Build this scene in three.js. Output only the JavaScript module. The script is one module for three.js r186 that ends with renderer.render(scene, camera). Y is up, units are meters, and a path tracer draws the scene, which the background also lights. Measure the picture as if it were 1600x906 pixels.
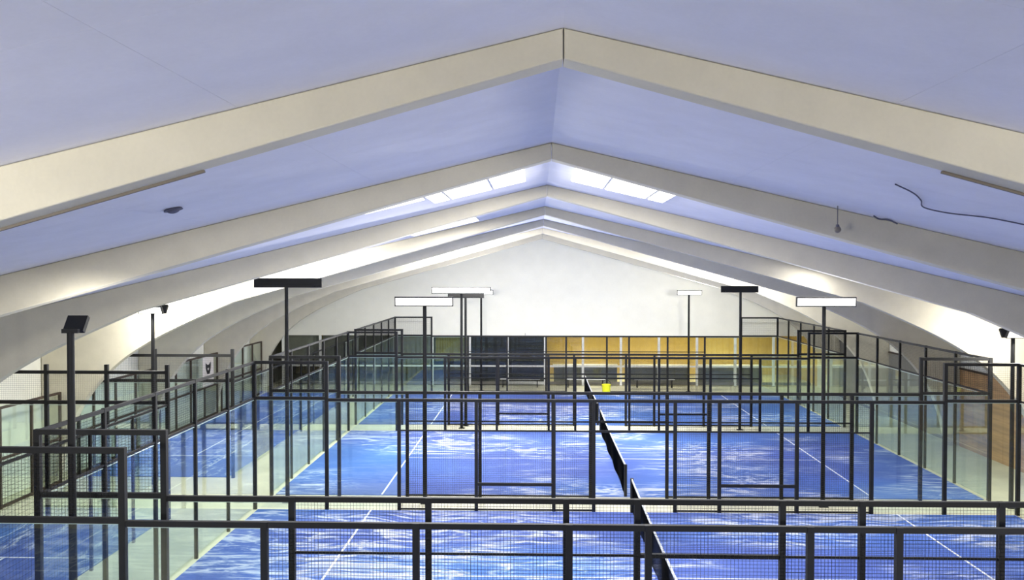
import * as THREE from 'three';
import { mergeGeometries } from 'three/addons/utils/BufferGeometryUtils.js';
import { RectAreaLightUniformsLib } from 'three/addons/lights/RectAreaLightUniformsLib.js';

// ---------------------------------------------------------------- camera, exposure
const scene = new THREE.Scene();
scene.background = new THREE.Color(0x05060a);
const camera = new THREE.PerspectiveCamera(36.68, 1600 / 906, 0.1, 200);
camera.position.set(0, 6.4, 0);                       // X across the hall, -Z down the hall
camera.rotation.order = 'YXZ';
camera.rotation.set(THREE.MathUtils.degToRad(-1.215), THREE.MathUtils.degToRad(1.718), 0);
const renderer = new THREE.WebGLRenderer({ antialias: true });
renderer.toneMapping = THREE.LinearToneMapping;
renderer.toneMappingExposure = 2.75;
renderer.shadowMap.enabled = true;
RectAreaLightUniformsLib.init();

const LAMP = 165;       // pole floodlights
const PANEL = 9;       // luminous panels in the ceiling
const LAMP_COL = new THREE.Color(0.98, 0.955, 0.885);
const PANEL_COL = new THREE.Color(1.0, 0.97, 0.92);

// ---------------------------------------------------------------- helpers
function rng(seed) { let s = seed >>> 0; return () => { s = (s + 0x6D2B79F5) >>> 0; let t = s; t = Math.imul(t ^ (t >>> 15), t | 1); t ^= t + Math.imul(t ^ (t >>> 7), t | 61); return ((t ^ (t >>> 14)) >>> 0) / 4294967296; }; }
function makeNoise(seed) {
  const r = rng(seed), T = new Float32Array(65536);
  for (let i = 0; i < 65536; i++) T[i] = r();
  const sm = t => t * t * (3 - 2 * t);
  const n = (x, y) => { const xi = Math.floor(x), yi = Math.floor(y), fx = sm(x - xi), fy = sm(y - yi);
    const g = (a, b) => T[((a & 255) + ((b & 255) << 8))];
    const a = g(xi, yi), b = g(xi + 1, yi), c = g(xi, yi + 1), d = g(xi + 1, yi + 1);
    return a + (b - a) * fx + (c - a) * fy + (a - b - c + d) * fx * fy; };
  const f = (x, y, o = 4) => { let s = 0, w = 0.5, t = 0; for (let i = 0; i < o; i++) { s += w * n(x, y); t += w; x = x * 2.03 + 17.1; y = y * 2.03 + 5.7; w *= 0.5; } return s / t; };
  return { n, f };
}
function dataTex(w, h, fn, srgb = true) {
  const d = new Uint8Array(w * h * 4), o = [0, 0, 0];
  for (let y = 0; y < h; y++) for (let x = 0; x < w; x++) { fn(x / w, y / h, o); const i = (y * w + x) * 4; for (let k = 0; k < 3; k++) d[i + k] = Math.max(0, Math.min(255, o[k])); d[i + 3] = 255; }
  const t = new THREE.DataTexture(d, w, h, THREE.RGBAFormat);
  t.magFilter = THREE.LinearFilter; t.minFilter = THREE.LinearMipmapLinearFilter; t.generateMipmaps = true;
  t.wrapS = t.wrapT = THREE.MirroredRepeatWrapping; if (srgb) t.colorSpace = THREE.SRGBColorSpace; t.needsUpdate = true; return t;
}
function metreUV(g) {            // uv in metres, from the axis each face looks along
  if (g.index) g = g.toNonIndexed();
  const p = g.attributes.position, n = g.attributes.normal, uv = new Float32Array(p.count * 2);
  for (let i = 0; i < p.count; i++) { const ax = Math.abs(n.getX(i)), ay = Math.abs(n.getY(i)), az = Math.abs(n.getZ(i));
    let a, b; if (ay >= ax && ay >= az) { a = p.getX(i); b = p.getZ(i); } else if (ax >= az) { a = p.getZ(i); b = p.getY(i); } else { a = p.getX(i); b = p.getY(i); }
    uv[2 * i] = a; uv[2 * i + 1] = b; }
  g.setAttribute('uv', new THREE.BufferAttribute(uv, 2)); return g;
}
const boxCache = new Map();
function box(w, h, d) { const k = [w, h, d].map(v => v.toFixed(4)).join(); if (!boxCache.has(k)) boxCache.set(k, metreUV(new THREE.BoxGeometry(w, h, d))); return boxCache.get(k); }
const used = new Map();
function numbered(n) { const c = used.get(n) || 0; used.set(n, c + 1); return c ? n + '_' + String(c).padStart(3, '0') : n; }
function mesh(name, g, m, parent, x = 0, y = 0, z = 0) { const o = new THREE.Mesh(g, m); o.name = name; o.position.set(x, y, z); o.castShadow = o.receiveShadow = true; parent.add(o); return o; }
function tag(o, label, category, group) { o.userData.label = label; o.userData.category = category; if (group) o.userData.group = group; return o; }
function thing(name, label, category, pos = [0, 0, 0], group) { const o = new THREE.Group(); o.name = numbered(name); o.position.set(...pos); scene.add(o); return tag(o, label, category, group); }
function struct(name, label, category, pos = [0, 0, 0]) { const o = new THREE.Group(); o.name = name; o.position.set(...pos); o.userData.kind = 'structure'; scene.add(o); return tag(o, label, category); }
function structMesh(name, g, m, label, category, x, y, z) { const o = mesh(name, g, m, scene, x, y, z); o.userData.kind = 'structure'; return tag(o, label, category); }
function bar(name, parent, m, a, b, w, h = w) {            // a straight box member from a to b
  const A = new THREE.Vector3(...a), B = new THREE.Vector3(...b), L = A.distanceTo(B);
  const o = mesh(name, box(w, h, L), m, parent); o.position.copy(A).add(B).multiplyScalar(0.5);
  o.quaternion.setFromRotationMatrix(new THREE.Matrix4().lookAt(B, A, new THREE.Vector3(0, 1, 0))); return o;
}
// a flat grid of round-ish wires in the XY plane, origin at the lower left corner
const gridCache = new Map();
function wireGrid(w, h, pitch, t) {
  const key = [w, h, pitch, t].map(v => v.toFixed(3)).join(); if (gridCache.has(key)) return gridCache.get(key);
  const P = [], N = [], I = [];
  const prism = (x0, y0, x1, y1) => { const v = Math.abs(x1 - x0) < 1e-6, r = t / 2;
    const ring = v ? [[r, 0], [0, r], [-r, 0], [0, -r]].map(([a, c]) => [a, 0, c]) : [[r, 0], [0, r], [-r, 0], [0, -r]].map(([a, c]) => [0, a, c]);
    const b = P.length / 3;
    for (const [ex, ey] of [[x0, y0], [x1, y1]]) for (const [a, c, d] of ring) { P.push(ex + a, ey + c, d); const l = Math.hypot(a, c, d); N.push(a / l, c / l, d / l); }
    for (let k = 0; k < 4; k++) { const k2 = (k + 1) % 4; if (v) I.push(b + k, b + k2, b + 4 + k, b + k2, b + 4 + k2, b + 4 + k); else I.push(b + k, b + 4 + k, b + k2, b + k2, b + 4 + k, b + 4 + k2); } };
  const nx = Math.max(2, Math.round(w / pitch)), ny = Math.max(2, Math.round(h / pitch));
  for (let i = 0; i <= nx; i++) prism(w * i / nx, 0, w * i / nx, h);
  for (let j = 0; j <= ny; j++) prism(0, h * j / ny, w, h * j / ny);
  const g = new THREE.BufferGeometry();
  g.setAttribute('position', new THREE.Float32BufferAttribute(P, 3)); g.setAttribute('normal', new THREE.Float32BufferAttribute(N, 3));
  g.setAttribute('uv', new THREE.Float32BufferAttribute(new Float32Array(P.length / 3 * 2), 2)); g.setIndex(I);
  gridCache.set(key, g); return g;
}

// ---------------------------------------------------------------- materials
const nz = makeNoise(11);
function mottled(r, g, b, amp, size, seed, rough, extra = {}) {   // r,g,b in sRGB bytes; size in metres a texture tile
  const N = makeNoise(seed);
  const t = dataTex(256, 256, (u, v, o) => { const k = 1 + amp * (N.f(u * 9, v * 9, 5) - 0.5) * 2 + amp * 0.5 * (N.n(u * 120, v * 120) - 0.5); o[0] = r * k; o[1] = g * k; o[2] = b * k; });
  t.repeat.set(1 / size, 1 / size);
  return new THREE.MeshStandardMaterial({ map: t, roughness: rough, ...extra });
}
const M = {
  ceiling: mottled(224, 224, 235, 0.02, 3, 21, 0.85),
  frame: mottled(202, 196, 178, 0.03, 2.4, 22, 0.8),
  wall: mottled(242, 241, 230, 0.015, 4, 23, 0.9),
  floor: mottled(214, 212, 184, 0.06, 5, 24, 0.55),
  steel: new THREE.MeshStandardMaterial({ color: 0x040507, roughness: 0.7, metalness: 0.0 }),
  wire: new THREE.MeshStandardMaterial({ color: 0x08090c, roughness: 0.7 }),
  net: new THREE.MeshStandardMaterial({ color: 0x0e1620, roughness: 0.8 }),
  white: new THREE.MeshStandardMaterial({ color: 0xe9eae6, roughness: 0.6 }),
  line: mottled(232, 236, 246, 0.05, 1.5, 25, 0.85),
  deck: new THREE.MeshStandardMaterial({ color: 0x4a4a4c, roughness: 0.9 }),
  darkStrip: new THREE.MeshStandardMaterial({ color: 0x6b6259, roughness: 0.7 }),
  cable: new THREE.MeshStandardMaterial({ color: 0x5a5a6c, roughness: 0.7 }),
  glass: new THREE.MeshPhysicalMaterial({ color: 0xf8fcfa, roughness: 0.0, transmission: 1, thickness: 0, ior: 1.5 }),
  shopGlass: new THREE.MeshPhysicalMaterial({ color: 0xf2f5f2, roughness: 0.0, transmission: 1, thickness: 0, ior: 1.5 }),
  edge: new THREE.MeshStandardMaterial({ color: 0xb9cfc4, roughness: 0.35 }),
  charcoal: mottled(46, 48, 50, 0.08, 2, 26, 0.7),
  grey: mottled(128, 126, 118, 0.06, 2, 27, 0.8),
  darkWood: mottled(66, 52, 42, 0.12, 1.2, 28, 0.6),
  tan: mottled(214, 188, 118, 0.05, 2, 29, 0.8),
  olive: mottled(150, 140, 84, 0.05, 2, 30, 0.8),
  yellow: new THREE.MeshStandardMaterial({ color: 0xe6e41c, roughness: 0.45 }),
  black: new THREE.MeshStandardMaterial({ color: 0x0a0a0b, roughness: 0.6 }),
  lampGlow: new THREE.MeshStandardMaterial({ color: 0xffffff, emissive: LAMP_COL, emissiveIntensity: 1.2 }),
  panelGlow: new THREE.MeshStandardMaterial({ color: 0xffffff, emissive: PANEL_COL, emissiveIntensity: 1.0 }),
  warmGlow: new THREE.MeshStandardMaterial({ color: 0xffffff, emissive: new THREE.Color(1, 0.78, 0.45), emissiveIntensity: 1 }),
};
{ // wood boards of the low wall on the right
  const N = makeNoise(31);
  const t = dataTex(256, 256, (u, v, o) => { const g = N.f(u * 3, v * 40, 4), k = 0.82 + 0.36 * g; o[0] = 178 * k; o[1] = 142 * k; o[2] = 100 * k; });
  t.repeat.set(1 / 3, 1 / 3); M.wood = new THREE.MeshStandardMaterial({ map: t, roughness: 0.55 });
}
function turfMaterial(seed, L, W, base, sandAmt, lightMix) {      // blue turf with sand drifted across it
  const N = makeNoise(seed), P = makeNoise(seed + 100);
  const t = dataTex(1024, 512, (u, v, o) => {
    const x = u * L, y = v * W;
    const wx = x * 0.5 + 1.6 * N.f(x * 0.4, y * 0.6, 3), wy = y * 1.5 + 1.6 * P.f(x * 0.4 + 9, y * 0.6, 3);
    const r1 = 1 - Math.abs(2 * N.f(wx * 1.3, wy * 1.9, 5) - 1), r2 = 1 - Math.abs(2 * P.f(wx * 2.6 + 30, wy * 4.2, 4) - 1);
    const patch = P.f(x * 0.3 + 3, y * 0.45 + 8, 3), brush = N.f(x * 1.1 + 70, y * 9, 3);
    let s = Math.max(0, (r1 - 0.84) / 0.16) * 0.75 + Math.max(0, (r2 - 0.87) / 0.13) * 0.5;
    s *= Math.max(0, Math.min(1, (patch - 0.40) * 5)) * sandAmt * (0.35 + 1.1 * brush);
    s += 0.16 * sandAmt * Math.max(0, brush - 0.48) * 3 * Math.max(0, patch - 0.3) + 0.08 * N.n(x * 9, y * 22) * N.n(x * 31, y * 40);
    s = Math.min(0.85, s);
    const tone = 0.86 + 0.28 * N.f(x * 0.35 + 50, y * 0.5, 4), c = Math.max(0, Math.min(1, (P.f(x * 0.16 + 40, y * 0.2, 2) - 0.4) * 3)) * lightMix;
    for (let k = 0; k < 3; k++) { let b = (base[k] + ([60, 130, 205][k] - base[k]) * c) * tone; o[k] = b + ([206, 210, 226][k] - b) * s; }
  });
  t.wrapS = t.wrapT = THREE.ClampToEdgeWrapping;
  return new THREE.MeshStandardMaterial({ map: t, roughness: 0.92 });
}

// ---------------------------------------------------------------- the hall
const RX = 0.2, RH = 8.34, SL = 0.236, A = Math.atan(SL), WL = -15.1, WR = 15.5, D_BACK = -5, D_FAR = 49;
const roofY = u => RH - SL * u;
const frames = [7.0, 13.2, 19.6, 26.05, 32.5, 39.0, 45.3];          // front faces of the portal frames, metres down the hall
structMesh('floor', box(WR - WL + 0.6, 0.3, D_FAR - D_BACK + 6.6), M.floor, 'cream painted concrete floor of the sports hall', 'floor', (WL + WR) / 2, -0.15, -(D_FAR + D_BACK + 6) / 2);
structMesh('wall_left', box(0.3, 5.1, D_FAR - D_BACK), M.wall, 'white side wall behind the narrow courts', 'wall', WL - 0.15, 2.55, -(D_FAR + D_BACK) / 2);
structMesh('wall_right', box(0.3, 5.1, D_FAR - D_BACK), M.wall, 'white side wall above brown boards', 'wall', WR + 0.15, 2.55, -(D_FAR + D_BACK) / 2);
function gable(y0) { const s = new THREE.Shape(); s.moveTo(WL - 0.3, y0); s.lineTo(WR + 0.3, y0); s.lineTo(WR + 0.3, roofY(WR + 0.3 - RX) + 0.05); s.lineTo(RX, RH + 0.05); s.lineTo(WL - 0.3, roofY(RX - WL + 0.3) + 0.05); s.closePath(); return metreUV(new THREE.ExtrudeGeometry(s, { depth: 0.3, bevelEnabled: false })); }
structMesh('wall_back', gable(0), M.wall, 'white gable wall behind the viewer', 'wall', 0, 0, -D_BACK);
structMesh('wall_far', gable(2.8), M.wall, 'white gable wall above the glazed lounge', 'wall', 0, 0, -D_FAR - 0.3);

const ceiling = struct('ceiling', 'pale lavender pitched ceiling in large flat panels', 'ceiling');
function slopeSlab(name, side, u0, u1, d0, d1, t, lift, mat) {
  const len = (u1 - u0) / Math.cos(A), uc = (u0 + u1) / 2;
  const o = mesh(name, box(len, t, d1 - d0), mat, ceiling, RX + side * (uc + (lift + t / 2) * Math.sin(A)), roofY(uc) + (lift + t / 2) * Math.cos(A), -(d0 + d1) / 2);
  o.rotation.z = -side * A; return o;
}
for (const s of [-1, 1]) {
  slopeSlab('roof_deck', s, -0.02, 15.9, D_BACK - 0.3, D_FAR + 0.3, 0.12, 0.03, M.deck);
  const cuts = [D_BACK, 0.2, 2.36, 4.72, 7.15, 10.2, 13.35];
  const us = [-0.003, 2.62, 5.1, 7.6, 10.1, 12.6, 15.75];
  for (let i = 0; i + 1 < cuts.length; i++) for (let j = 0; j + 1 < us.length; j++) slopeSlab('ceiling_panel', s, us[j] + 0.0025, us[j + 1], cuts[i] + 0.0015, cuts[i + 1] - 0.0015, 0.028, 0, M.ceiling);
  const c2 = [13.35, 19.75, 26.2, 32.65, 39.15, 45.45, D_FAR];
  for (let i = 0; i + 1 < c2.length; i++) slopeSlab('ceiling_panel', s, 0, 15.75, c2[i] + 0.002, c2[i + 1] - 0.002, 0.028, 0, M.ceiling);
}

// portal frames: haunched rafters that bend into sloping legs
const half = (() => {
  const s = new THREE.Shape(), b = u => RH - 0.25 - 0.279 * u;
  s.moveTo(0.004, RH - 0.004); s.lineTo(15.28, roofY(15.28) - 0.004); s.lineTo(15.28, 0); s.lineTo(14.85, 0); s.lineTo(14.62, 1.0); s.splineThru([[14.25, 2.0], [13.65, 2.9], [12.8, 3.72], [11.8, 4.36], [10.7, 4.9], [9.4, b(9.4)]].map(p => new THREE.Vector2(...p))); s.lineTo(0.004, b(0)); s.closePath();
  return metreUV(new THREE.ExtrudeGeometry(s, { depth: 0.26, bevelEnabled: true, bevelThickness: 0.02, bevelSize: 0.012, bevelOffset: -0.012, bevelSegments: 2, curveSegments: 10 }));
})();
const halfMirror = (() => { const g = half.clone(); g.scale(-1, 1, 1); const p = g.attributes.position, n = g.attributes.normal, uv = g.attributes.uv;
  for (let i = 0; i < p.count; i += 3) for (const at of [p, n, uv]) { const k = at.itemSize, a = at.array; for (let c = 0; c < k; c++) { const t = a[(i + 1) * k + c]; a[(i + 1) * k + c] = a[(i + 2) * k + c]; a[(i + 2) * k + c] = t; } } return g; })();
const ordinal = ['nearest', 'second nearest', 'third', 'fourth', 'fifth', 'sixth', 'farthest'];
frames.forEach((d, i) => {
  const f = struct(i ? 'portal_frame_' + String(i).padStart(3, '0') : 'portal_frame', `beige haunched roof frame spanning the hall, ${ordinal[i]} from the viewer`, 'roof frame', [RX, 0, -d - 0.3]);
  mesh('frame_half', half, M.frame, f, 0, 0, 0.02); mesh('frame_half', halfMirror, M.frame, f, 0, 0, 0.02);
  if (i === 0) for (const s of [-1, 1]) { const u0 = s < 0 ? 3.0 : 3.1, u1 = 8.8, b = u => RH - 0.25 - 0.279 * u - 0.012; bar('edge_strip', f, M.darkStrip, [s * u0, b(u0), 0.02], [s * u1, b(u1), 0.02], 0.03, 0.022); }  // thin dark strip along the lower edge of the nearest frame
});

// ---------------------------------------------------------------- luminous panels in the ceiling
function ceilingLight(side, u0, u1, d0, d1, label, group, lit = true) {
  const uc = (u0 + u1) / 2, len = (u1 - u0) / Math.cos(A), w = d1 - d0;
  const o = thing('ceiling_light_panel', label, 'ceiling light', [RX + side * (uc - 0.012 * Math.sin(A)), roofY(uc) - 0.012 * Math.cos(A), -(d0 + d1) / 2], group);
  o.rotation.z = -side * A;
  mesh('housing', box(len, 0.02, w), M.white, o, 0, 0, 0);
  mesh('diffuser', box(len - 0.03, 0.012, w - 0.03), M.panelGlow, o, 0, -0.016, 0);
  const l = new THREE.RectAreaLight(PANEL_COL, PANEL, len - 0.03, w - 0.03); l.name = 'panel_light'; l.position.set(0, -0.035, 0); l.rotation.x = -Math.PI / 2; o.add(l);
}
const bay2 = [[0.45, 1.1, 14.4, 17.55, 'nearest the ridge'], [1.13, 1.95, 14.4, 17.6, 'in the middle'], [1.98, 2.3, 14.4, 17.6, 'narrow, at the outer end']];
for (const s of [-1, 1]) for (const [a, b, c, d, w] of bay2) ceilingLight(s, a, b, c, d, `bright white ceiling panel behind the second frame, ${s < 0 ? 'left' : 'right'} slope, ${w}`, 'bright ceiling panels behind the second frame');
ceilingLight(-1, 2.35, 3.5, 15.2, 16.55, 'low white ceiling panel left of the three bright panels', 'ceiling light panels');
ceilingLight(-1, 1.75, 2.15, 7.9, 8.5, 'small white panel peeking out behind the nearest frame', 'ceiling light panels');
ceilingLight(1, 5.4, 6.1, 15.6, 16.6, 'small white panel on the right slope past the second frame', 'ceiling light panels');
ceilingLight(1, 7.5, 8.3, 24.6, 25.6, 'small white panel on the right slope past the third frame', 'ceiling light panels');
ceilingLight(-1, 1.9, 3.8, 23.6, 25.15, 'white panel on the left slope past the third frame', 'ceiling light panels');
for (const s of [-1, 1]) ceilingLight(s, 0.4, 4.0, 33.4, 36.4, `long white panel on the ${s < 0 ? 'left' : 'right'} slope beside the ridge near the far gable`, 'ceiling light panels');

// ---------------------------------------------------------------- court turf and lines
const NX = 2.48;
function turf(name, label, x0, x1, d0, d1, mat, lines) {
  const L = x1 - x0, W = d1 - d0, o = thing(name, label, 'court turf', [(x0 + x1) / 2, 0, -(d0 + d1) / 2]);
  const g = new THREE.BoxGeometry(L, 0.02, W); mesh('turf_carpet', g, mat, o, 0, 0.01, 0);
  for (const [lx0, lx1, ld0, ld1] of lines) mesh('court_line', box(lx1 - lx0, 0.006, ld1 - ld0), M.line, o, (lx0 + lx1) / 2 - (x0 + x1) / 2, 0.0215, -(ld0 + ld1) / 2 + (d0 + d1) / 2);
  return o;
}
const courts = [[1.7, 11.65, 'under the viewer, before the near mesh fence'], [13.15, 23.15, 'directly behind the near mesh fence'], [24.75, 34.75, 'beyond the first fence line'], [36.3, 46.25, 'farthest, below the glazed lounge']];
const BLUE = [70, 94, 170], mats = [41, 53, 64, 75].map(seed => turfMaterial(seed, 20, 10, BLUE, 1.4, 0.4));
courts.forEach(([d0, d1, w], i) => {
  const m = (d0 + d1) / 2, t = 0.05, sl = [-6.95, 6.95].map(r => [NX + r - t / 2, NX + r + t / 2, d0 + 0.03, d1 - 0.03]);
  turf('court_turf', `blue sanded turf of the wide court ${w}`, NX - 10, NX + 10, d0, d1, mats[i], [...sl, [NX - 6.95 + t / 2, NX - 0.04, m - t / 2, m + t / 2], [NX + 0.04, NX + 6.95 - t / 2, m - t / 2, m + t / 2]]);
});
const LM = [86, 97].map(seed => turfMaterial(seed, 20, 10, BLUE, 1.4, 0.4));
const LX0 = -14.3, LX1 = -9.64, LC = -11.9;
turf('side_court_turf', 'blue sanded turf of the narrow side court at the lower left corner', LX0, LX1, 2.2, 22.1, LM[0], [[LC - 0.025, LC + 0.025, 5.3, 19.0], [LX0 + 0.02, LX1 - 0.02, 19.02, 19.07], [LX0 + 0.02, LX1 - 0.02, 5.2, 5.25]]);
turf('side_court_turf', 'blue sanded turf of the narrow side court farther back on the left', LX0, LX1, 26.8, 46.2, LM[1], [[LC - 0.025, LC + 0.025, 29.9, 43.1], [LX0 + 0.02, LX1 - 0.02, 29.83, 29.88], [LX0 + 0.02, LX1 - 0.02, 43.12, 43.17]]);

// ---------------------------------------------------------------- nets
courts.slice(1).forEach(([d0, d1], i) => {
  const n = thing('padel_net', `dark court net with white top tape on ${['the court behind the near mesh fence', 'the court beyond the first fence line', 'the farthest wide court'][i]}`, 'net', [NX, 0.026, -(d0 + d1) / 2], 'court nets in line down the hall');
  const W = d1 - d0 - 0.1, H = 0.9, g = wireGrid(W, H - 0.06, 0.04, 0.0055).clone(); g.translate(-W / 2, 0, 0); g.rotateY(Math.PI / 2);
  const p = g.attributes.position, sagAt = z => 0.05 * (1 - Math.pow(2 * z / W, 2));
  for (let k = 0; k < p.count; k++) { const z = p.getZ(k), y = p.getY(k); p.setY(k, 0.015 + y * (1 - sagAt(z) / H)); p.setX(k, p.getX(k) + 0.02 * Math.sin(z * 2.3 + i) * (1 - y)); }
  const nm = mesh('net_mesh', g, M.net, n); nm.userData.kind = 'stuff';
  for (let k = 0; k < 10; k++) { const z0 = -W / 2 + W * k / 10, z1 = z0 + W / 10; bar('top_tape', n, M.white, [0, H - 0.03 - sagAt(z0), z0], [0, H - 0.03 - sagAt(z1), z1], 0.025, 0.055); }
  for (const s of [-1, 1]) { mesh('net_post', box(0.08, 0.9, 0.08), M.steel, n, 0, 0.45, s * (W / 2 + 0.01)); }
});

// ---------------------------------------------------------------- cages
const RELS = [-10.1, -8.15, -6.2, -4.13, -2.06, -1.0, 1.15, 2.32, 4.35, 6.3, 8.2, 10.1];
const PW = 0.09;
function glassPanel(parent, a, b, y0, y1) {      // a, b: [x, z] ends of the panel
  const w = Math.hypot(b[0] - a[0], b[1] - a[1]) - PW - 0.03, h = y1 - y0, o = mesh('glass_panel', box(w, h, 0.012), M.glass, parent, (a[0] + b[0]) / 2, (y0 + y1) / 2, (a[1] + b[1]) / 2);
  o.rotation.y = -Math.atan2(b[1] - a[1], b[0] - a[0]); o.castShadow = false;
  mesh('glass_edge', box(w, 0.012, 0.014), M.edge, o, 0, h / 2, 0); return o;
}
function meshPanel(parent, a, b, y0, y1, pitch = 0.05) {
  const w = Math.hypot(b[0] - a[0], b[1] - a[1]) - PW, o = mesh('wire_mesh', wireGrid(w, y1 - y0, pitch, 0.0042), M.wire, parent, a[0], y0, a[1]);
  const t = Math.atan2(b[1] - a[1], b[0] - a[0]); o.rotation.y = -t; o.position.x += Math.cos(t) * PW / 2; o.position.z += Math.sin(t) * PW / 2; o.userData.kind = 'stuff'; return o;
}
const rail = (p, a, b, y, t = 0.08) => bar('rail', p, M.steel, [a[0], y, a[1]], [b[0], y, b[1]], Math.min(t, 0.07), t);
function sideFence(p, z, kick = false) {                        // long side of a wide court: stepped ends, mesh middle, gate opening at the net
  for (let i = 0; i < RELS.length; i++) { const r = RELS[i], h = Math.abs(r) > 8 ? 4 : 3; mesh('post', box(PW, h, PW), M.steel, p, r, h / 2, z); }
  for (let i = 0; i + 1 < RELS.length; i++) {
    const r0 = RELS[i], r1 = RELS[i + 1], m = Math.abs((r0 + r1) / 2), a = [r0 + PW / 2, z], b = [r1 - PW / 2, z], A0 = [r0, z], B0 = [r1, z];
    if (m > 8.2) { rail(p, a, b, 3.96); rail(p, a, b, 3.0); glassPanel(p, A0, B0, 0.05, 2.95); meshPanel(p, A0, B0, 3.04, 3.92); }
    else if (m > 6.3) { rail(p, a, b, 2.96); glassPanel(p, A0, B0, 0.05, 2.91); }
    else if (m < 0.6) { rail(p, a, b, 2.96); rail(p, a, b, 2.15, 0.06); meshPanel(p, A0, B0, 2.18, 2.92); }
    else { rail(p, a, b, 2.96); rail(p, a, b, 2.15, 0.035); rail(p, a, b, 0.04, 0.04); meshPanel(p, A0, B0, 0.06, 2.92); if (kick && m > 2.4 && m < 4.3) rail(p, a, b, 0.72, 0.07); }
  }
}
function endFence(p, x, z0, z1, n) {              // glass back wall with mesh above
  for (let i = 1; i < n; i++) mesh('post', box(0.07, 4, 0.07), M.steel, p, x, 2, z0 + (z1 - z0) * i / n);
  for (let i = 0; i < n; i++) { const a = [x, z0 + (z1 - z0) * i / n], b = [x, z0 + (z1 - z0) * (i + 1) / n]; const s = Math.sign(z1 - z0) * 0.04, ra = [x, a[1] + s], rb = [x, b[1] - s];
    rail(p, ra, rb, 3.96, 0.06); rail(p, ra, rb, 3.0, 0.04); glassPanel(p, a, b, 0.05, 2.95); meshPanel(p, a, b, 3.03, 3.92); }
}
const nearFence = thing('court_fence', 'black mesh fence across the foreground with its rail at the picture bottom', 'fence', [NX, 0, -11.72]);
sideFence(nearFence, 0);
[['black steel and glass cage around the court just behind the foreground fence', 13.05, 23.22], ['black steel and glass cage around the middle wide court', 24.68, 34.82], ['black steel and glass cage around the farthest wide court', 36.22, 46.32]].forEach(([label, d0, d1]) => {
  const c = thing('padel_court_cage', label, 'court cage', [NX, 0, -(d0 + d1) / 2], 'court cages down the hall'), h = (d1 - d0) / 2;
  sideFence(c, h); sideFence(c, -h, true);
  for (const s of [-1, 1]) endFence(c, s * 10.1, h, -h, 5);
});
// narrow side courts on the left: glass end walls facing us, glass and mesh along the aisle
function crossWall(p, x0, x1, z, n) {
  for (let i = 0; i <= n; i++) mesh('post', box(PW, 4, PW), M.steel, p, x0 + (x1 - x0) * i / n, 2, z);
  for (let i = 0; i < n; i++) { const a = [x0 + (x1 - x0) * i / n, z], b = [x0 + (x1 - x0) * (i + 1) / n, z], ra = [a[0] + PW / 2, z], rb = [b[0] - PW / 2, z];
    rail(p, ra, rb, 3.8); rail(p, ra, rb, 3.02, 0.09); glassPanel(p, a, b, 0.05, 2.95); meshPanel(p, a, b, 3.08, 3.75); }
}
function aisleFence(p, x, zA, zB, glassEnds) {
  const n = Math.round(Math.abs(zB - zA) / 2);
  for (let i = 1; i < n; i++) mesh('post', box(0.06, 3, 0.06), M.steel, p, x, 1.5, zA + (zB - zA) * i / n);
  for (let i = 0; i < n; i++) { const a = [x, zA + (zB - zA) * i / n], b = [x, zA + (zB - zA) * (i + 1) / n]; rail(p, [x, a[1] - 0.045], [x, b[1] + 0.045], 2.97, 0.05);
    if (i < 2 && glassEnds[0] || i >= n - 2 && glassEnds[1]) glassPanel(p, a, b, 0.05, 2.92); else { meshPanel(p, a, b, 0.06, 2.93, 0.1); } }
}
{ const c = thing('side_court_cage', 'glass end wall and aisle fence of the narrow court at lower left', 'court cage', [-9.55, 0, -22.2]);
  crossWall(c, 0, -4.75, 0, 3); aisleFence(c, 0, 7.8, 0, [0, 1]); }
{ const c = thing('side_court_cage', 'glass end wall and aisle fence of the narrow court farther back at left', 'court cage', [-9.45, 0, -26.72]);
  crossWall(c, 0, -4.85, 0, 2); aisleFence(c, 0, 0, -19.5, [1, 1]); }

// ---------------------------------------------------------------- floodlight poles
function pole(x, d, h, w, faces, label, power = 1, twin = false) {      // faces +1: towards the viewer, -1: down the hall
  const o = thing('light_pole', label, 'light pole', [x, 0, -d], 'floodlight poles of the courts');
  mesh('base_plate', box(0.24, 0.02, 0.24), M.steel, o, 0, 0.01, 0);
  mesh('shaft', metreUV(new THREE.CylinderGeometry(0.05, 0.06, h, 12)), M.steel, o, 0, h / 2 + 0.02, 0);
  if (!w) { return o; }
  mesh('cross_arm', box(w * 0.8, 0.06, 0.06), M.steel, o, 0, h + 0.04, 0);
  for (const f of twin ? [faces, -faces] : [faces]) {
    const tilt = THREE.MathUtils.degToRad(w < 0.8 ? 35 : 5), hd = new THREE.Group(); hd.name = 'lamp_head'; hd.position.set(0, h + 0.13, f * 0.16); hd.rotation.x = f > 0 ? tilt : Math.PI - tilt; o.add(hd);
    mesh('lamp_housing', box(w, 0.26, 0.07), M.steel, hd, 0, 0, 0); mesh('lamp_lens', box(w - 0.06, 0.2, 0.012), M.lampGlow, hd, 0, 0, 0.04);
    const l = new THREE.RectAreaLight(LAMP_COL, LAMP * power, w - 0.06, 0.2); l.name = 'flood_light'; l.position.set(0, 0, 0.06); l.rotation.y = Math.PI; l.castShadow = true; hd.add(l);
  }
  return o;
}
pole(-3.12, 23.95, 5.45, 1.6, 1, 'tall floodlight pole left of the net, between the first two wide courts', 0.7);
pole(7.75, 23.95, 5.45, 1.6, 1, 'tall floodlight pole right of the net, between the first two wide courts', 0.8);
pole(-3.12, 35.5, 5.5, 2.4, 1, 'floodlight pole with a glowing wide head left of the far net');
pole(8.15, 35.5, 5.55, 1.5, -1, 'floodlight pole right of the far net, its lamp turned to the far gable');
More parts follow.
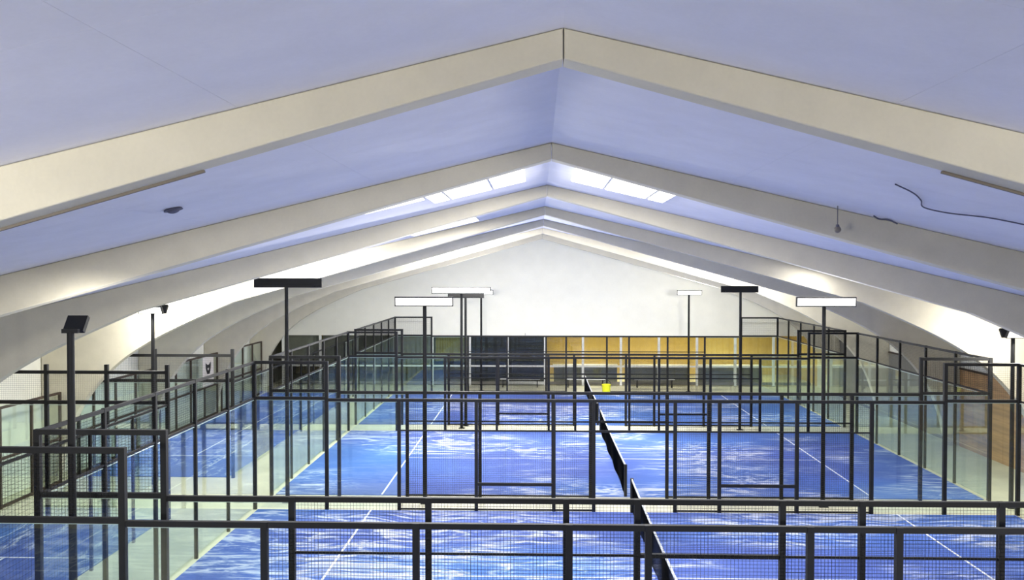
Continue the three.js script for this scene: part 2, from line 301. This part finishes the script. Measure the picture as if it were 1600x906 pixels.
pole(-3.0, 36.05, 5.3, 1.5, -1, 'pole just behind the wide glowing lamp, its own lamp turned to the far gable');
pole(-3.05, 46.7, 5.15, 1.3, 1, 'thin floodlight pole against the far white gable, left of the net');
pole(8.0, 46.7, 5.15, 1.3, 1, 'thin floodlight pole against the far white gable, right of the net');
pole(-6.95, 23.95, 5.95, 1.9, -1, 'tallest dark pole whose wide lamp head is turned away from the viewer', 0.55);
pole(-6.74, 12.4, 5.5, 0.3, -1, 'dark pole with one small added lamp head at lower left beside the foreground fence', 0.8);  // lamp head added on this pole to light the near left
pole(12.8, 23.95, 4.6, 0.5, 1, 'added twin headed floodlight pole beyond the right end of the first two wide courts', 1.0, true);  // unseen pole, added to brighten the right floor and wall
pole(-7.0, 0.9, 5.5, 1.9, -1, 'added floodlight pole out of view beside the viewer on the left', 1.0);  // added outside the view to light the near ceiling from the left
pole(10.2, 0.9, 5.3, 1.9, -1, 'added floodlight pole out of view beside the viewer on the right', 1.7);  // its right counterpart, also added out of view for near brightness
pole(-10.9, 24.4, 5.2, 0.7, 1, 'added twin headed floodlight pole between the two narrow side courts', 0.8, true);  // unseen lamps added to lift the dim left side zone

// ---------------------------------------------------------------- right wall boards, left glazed screens
for (let i = 0; i < 6; i++) {
  const d0 = frames[i] + 0.36, d1 = frames[i + 1] - 0.06, far = i >= 4;
  const s = struct(i ? 'trim_' + (i + 1) : 'trim_1', `${far ? 'grey' : 'brown wooden'} dado between roof frames on the right wall, bay ${i + 1} down the hall`, 'wall boards', [WR - 0.04, 0, -(d0 + d1) / 2]);
  const n = 6, w = (d1 - d0) / n; for (let k = 0; k < n; k++) mesh('wall_board', box(0.05, 2.82, w - 0.012), far ? M.grey : M.wood, s, 0, 1.41, -(d1 - d0) / 2 + (k + 0.5) * w);
  bar('cap_rail', s, M.darkWood, [0, 2.85, -(d1 - d0) / 2], [0, 2.85, (d1 - d0) / 2], 0.09, 0.06);
}
for (let i = 1; i < 6; i++) {
  const d0 = frames[i] + 0.42, d1 = frames[i + 1] - 0.12, L = d1 - d0;
  const s = thing('glazed_screen', `dark framed glass screen along the left wall between the ${ordinal[i]} and ${ordinal[i + 1]} roof frames`, 'screen', [-14.45, 0, -(d0 + d1) / 2], 'glazed screens along the left wall');
  const n = 4; for (let k = 0; k <= n; k++) mesh('post', box(0.07, 2.76, 0.07), M.darkWood, s, 0, 1.38, -L / 2 + L * k / n);
  for (let k = 0; k < n; k++) { const z0 = -L / 2 + L * k / n + 0.035, z1 = -L / 2 + L * (k + 1) / n - 0.035;
    for (const y of [0.06, 1.35, 2.73]) bar('rail', s, M.darkWood, [0, y, z0], [0, y, z1], 0.06, 0.07);
    mesh('pane', box(0.012, 1.2, z1 - z0), M.glass, s, 0, 0.71, (z0 + z1) / 2); mesh('pane', box(0.012, 1.28, z1 - z0), M.glass, s, 0, 2.04, (z0 + z1) / 2); }
}
{ // white banner with a dark emblem on the left screen
  const b = thing('banner', 'white banner with a dark emblem hung on the left screen', 'banner', [-14.37, 1.42, -37.6]);
  mesh('cloth', box(0.012, 1.28, 1.25), new THREE.MeshStandardMaterial({ color: 0xd9d3cc, roughness: 0.9 }), b, 0, 0.64, 0);
  const s = new THREE.Shape(); s.moveTo(-0.3, 0.24); s.quadraticCurveTo(-0.32, -0.05, -0.12, -0.26); s.lineTo(0.14, -0.26); s.quadraticCurveTo(0.34, 0.0, 0.28, 0.26); s.lineTo(0.08, 0.14); s.lineTo(-0.1, 0.14); s.closePath();
  const h = new THREE.Path(); h.moveTo(-0.1, 0.0); h.lineTo(0.1, 0.0); h.lineTo(0.06, -0.1); h.lineTo(-0.06, -0.1); h.closePath(); s.holes.push(h);
  const e = mesh('emblem', metreUV(new THREE.ExtrudeGeometry(s, { depth: 0.006, bevelEnabled: false })), M.black, b, 0.007, 0.78, 0); e.rotation.y = Math.PI / 2;
}

// ---------------------------------------------------------------- glazed lounge below the far gable
structMesh('wall_lounge', box(WR - WL + 0.6, 3.1, 0.2), M.tan, 'tan back wall of the lounge behind the far glazing', 'wall', (WL + WR) / 2, 1.55, -54.6);
structMesh('ceiling_lounge', box(WR - WL + 0.6, 0.2, 5.2), M.white, 'low ceiling of the lounge behind the far glazing', 'ceiling', (WL + WR) / 2, 3.0, -51.95);
[[WL - 0.2, M.grey, 'left end'], [-6.0, M.grey, 'beside the olive bay'], [-3.87, M.charcoal, 'left of the dark bays'], [0.39, M.charcoal, 'right of the dark bays'], [WR + 0.2, M.tan, 'right end']].forEach(([x, m, w], i) => structMesh('wall_partition' + (i ? '_' + String(i).padStart(3, '0') : ''), box(0.1, 2.9, 5.1), m, `lounge partition wall, ${w}`, 'wall', x, 1.45, -51.95));
const X0 = 0.39, ST = 2.12;
let wn = 0;
for (let k = -7; k < 8; k++) {
  const xa = Math.max(WL, X0 + k * ST), xb = Math.min(WR, X0 + (k + 1) * ST); if (xb - xa < 0.3) continue; wn++;
  const dark = k === -2 || k === -1, w = struct('window_' + wn, `${dark ? 'dark' : k >= 0 ? 'gold lit' : k === -3 ? 'olive tinted' : 'grey'} glazed bay under the far white gable, number ${wn} from the left wall`, 'window', [(xa + xb) / 2, 0, -D_FAR - 0.1]);
  const W = xb - xa;
  mesh('mullion', box(0.13, 2.8, 0.12), M.white, w, -W / 2, 1.4, 0);
  if (wn === 15 || xb === WR) mesh('mullion', box(0.13, 2.8, 0.12), M.white, w, W / 2 - 0.07, 1.4, 0);
  const p = mesh('pane', box(W - 0.13, 1.65, 0.012), M.shopGlass, w, 0, 1.95, 0); p.castShadow = false;
  mesh('transom', box(W - 0.13, 0.09, 0.09), M.white, w, 0, 1.08, 0);
  const p2 = mesh('pane', box(W - 0.13, 0.8, 0.012), M.shopGlass, w, 0, 0.62, 0); p2.castShadow = false;
  mesh('sill', box(W - 0.13, 0.16, 0.12), k === -1 ? M.white : M.grey, w, 0, 0.13, 0);
  if (dark) mesh('blind', box(W - 0.15, 2.6, 0.02), M.charcoal, w, 0, 1.48, -0.16);
  else if (k < -3) mesh('blind', box(W - 0.15, 1.6, 0.02), M.grey, w, 0, 1.98, -0.3);
  else if (k === -3) mesh('blind', box(W - 0.15, 1.5, 0.02), M.olive, w, 0, 2.0, -0.9);
}
for (let i = 0; i < 3; i++) { // lounge ceiling lamps
  const x = 2.6 + i * 4.4, o = thing('lounge_lamp', `warm flat lamp on the lounge ceiling, ${['nearest the dark bays', 'in the middle', 'nearest the right wall'][i]}`, 'ceiling light', [x, 2.86, -51.6], 'lounge lamps');
  mesh('housing', box(2.2, 0.04, 0.5), M.white, o, 0, 0.01, 0); mesh('diffuser', box(2.1, 0.02, 0.42), M.warmGlow, o, 0, -0.02, 0);
  const l = new THREE.RectAreaLight(new THREE.Color(1, 0.86, 0.58), 20, 2.1, 0.42); l.name = 'lounge_light'; l.position.set(0, -0.04, 0); l.rotation.x = -Math.PI / 2; o.add(l);
}
for (let i = 0; i < 3; i++) { const o = thing('counter', `grey counter behind the gold glazing, ${['nearest the dark bays', 'in the middle', 'nearest the right wall'][i]}`, 'counter', [2.7 + i * 4.1, 0, -50.2], 'counters in the lounge');
  mesh('counter_front', box(3.6, 1.0, 0.06), M.grey, o, 0, 0.5, 0.3); mesh('counter_top', box(3.7, 0.05, 0.72), M.white, o, 0, 1.03, 0); for (const s of [-1, 1]) mesh('counter_side', box(0.06, 1.0, 0.6), M.grey, o, s * 1.77, 0.5, -0.03); }
{ const o = thing('pendant_shade', 'dark oval shade in front of the second dark window bay', 'lamp shade', [-0.72, 1.6, -48.76]);
  mesh('shade', new THREE.LatheGeometry([[0.02, 0.22], [0.1, 0.2], [0.3, 0.08], [0.38, 0.0], [0.36, 0.0], [0.28, 0.06], [0.02, 0.17]].map(p => new THREE.Vector2(...p)), 20), M.black, o); mesh('cord', new THREE.CylinderGeometry(0.01, 0.01, 1.12, 6), M.black, o, 0, 0.77, 0); mesh('bracket', box(0.02, 0.02, 0.26), M.black, o, 0, 1.33, -0.12); }

// ---------------------------------------------------------------- small things
{ const o = thing('ball_basket', 'bright yellow ball basket standing by the far fence right of the net', 'basket', [3.55, 0.02, -45.6]);
  mesh('bucket', new THREE.LatheGeometry([[0.001, 0.02], [0.17, 0.0], [0.2, 0.02], [0.23, 0.46], [0.245, 0.47], [0.245, 0.5], [0.22, 0.5], [0.185, 0.05], [0.001, 0.05]].map(p => new THREE.Vector2(...p)), 20), M.yellow, o);
  mesh('handle', new THREE.TorusGeometry(0.23, 0.012, 6, 20, Math.PI), M.black, o, 0, 0.49, 0); }
for (const [x, label] of [[2.6, 'long white bench against the far glazing, left of the yellow basket'], [6.4, 'long white bench against the far glazing, right of the yellow basket'], [-1.0, 'long white bench below the dark window bays']]) {
  const o = thing('bench', label, 'bench', [x, 0, -48.3], 'benches below the far glazing');
  for (let k = 0; k < 3; k++) mesh('seat_slat', box(2.2, 0.035, 0.1), M.white, o, 0, 0.45, (k - 1) * 0.115);
  for (const s of [-1, 1]) { mesh('leg', box(0.05, 0.43, 0.32), M.steel, o, s * 0.95, 0.215, 0); } }
{ const o = thing('hanging_sensor', 'small grey ball hanging on a thin cord from the right ceiling slope', 'sensor', [4.36, 7.03, -12.9]);
  mesh('cord', new THREE.CylinderGeometry(0.006, 0.006, 0.32, 6), M.cable, o, 0, 0.165, 0); mesh('ball', new THREE.SphereGeometry(0.05, 16, 12), new THREE.MeshStandardMaterial({ color: 0x77706a, roughness: 0.4 }), o, 0, -0.02, 0); mesh('collar', new THREE.CylinderGeometry(0.02, 0.03, 0.04, 10), M.cable, o, 0, 0.035, 0); }
{ const o = thing('ceiling_fitting', 'small flat grey fitting on the left ceiling slope between the first frames', 'ceiling fitting', [-4.64, roofY(4.84) - 0.002, -11.0]); o.rotation.z = A;
  mesh('plate', new THREE.CylinderGeometry(0.11, 0.12, 0.02, 20), M.cable, o, 0, -0.012, 0); mesh('dome', new THREE.SphereGeometry(0.08, 16, 6, 0, Math.PI * 2, Math.PI / 2, Math.PI / 2), M.cable, o, 0, -0.02, 0).scale.y = 0.5; }
{ const pts = [[4.1, 10.2], [4.35, 10.35], [4.65, 10.8], [4.9, 11.25], [5.15, 11.2], [5.55, 10.95], [6.1, 10.7], [6.8, 10.4]].map(([x, d], i) => new THREE.Vector3(x, roofY(x - RX) - 0.018 - 0.02 * Math.sin(i * 1.3) ** 2, -d));
  tag(mesh(numbered('ceiling_cable'), new THREE.TubeGeometry(new THREE.CatmullRomCurve3(pts), 60, 0.009, 6), M.cable, scene), 'loose dark cable curving across the right ceiling slope', 'cable'); }
{ const pts = [[4.9, 12.95], [5.0, 13.0], [5.12, 12.98], [5.28, 13.05]].map(([x, d], i) => new THREE.Vector3(x, roofY(x - RX) - 0.02 - 0.02 * (i % 2), -d));
  tag(mesh(numbered('ceiling_cable'), new THREE.TubeGeometry(new THREE.CatmullRomCurve3(pts), 24, 0.012, 6), M.cable, scene), 'short dark cable stub along the top of the second frame', 'cable'); }

renderer.render(scene, camera);
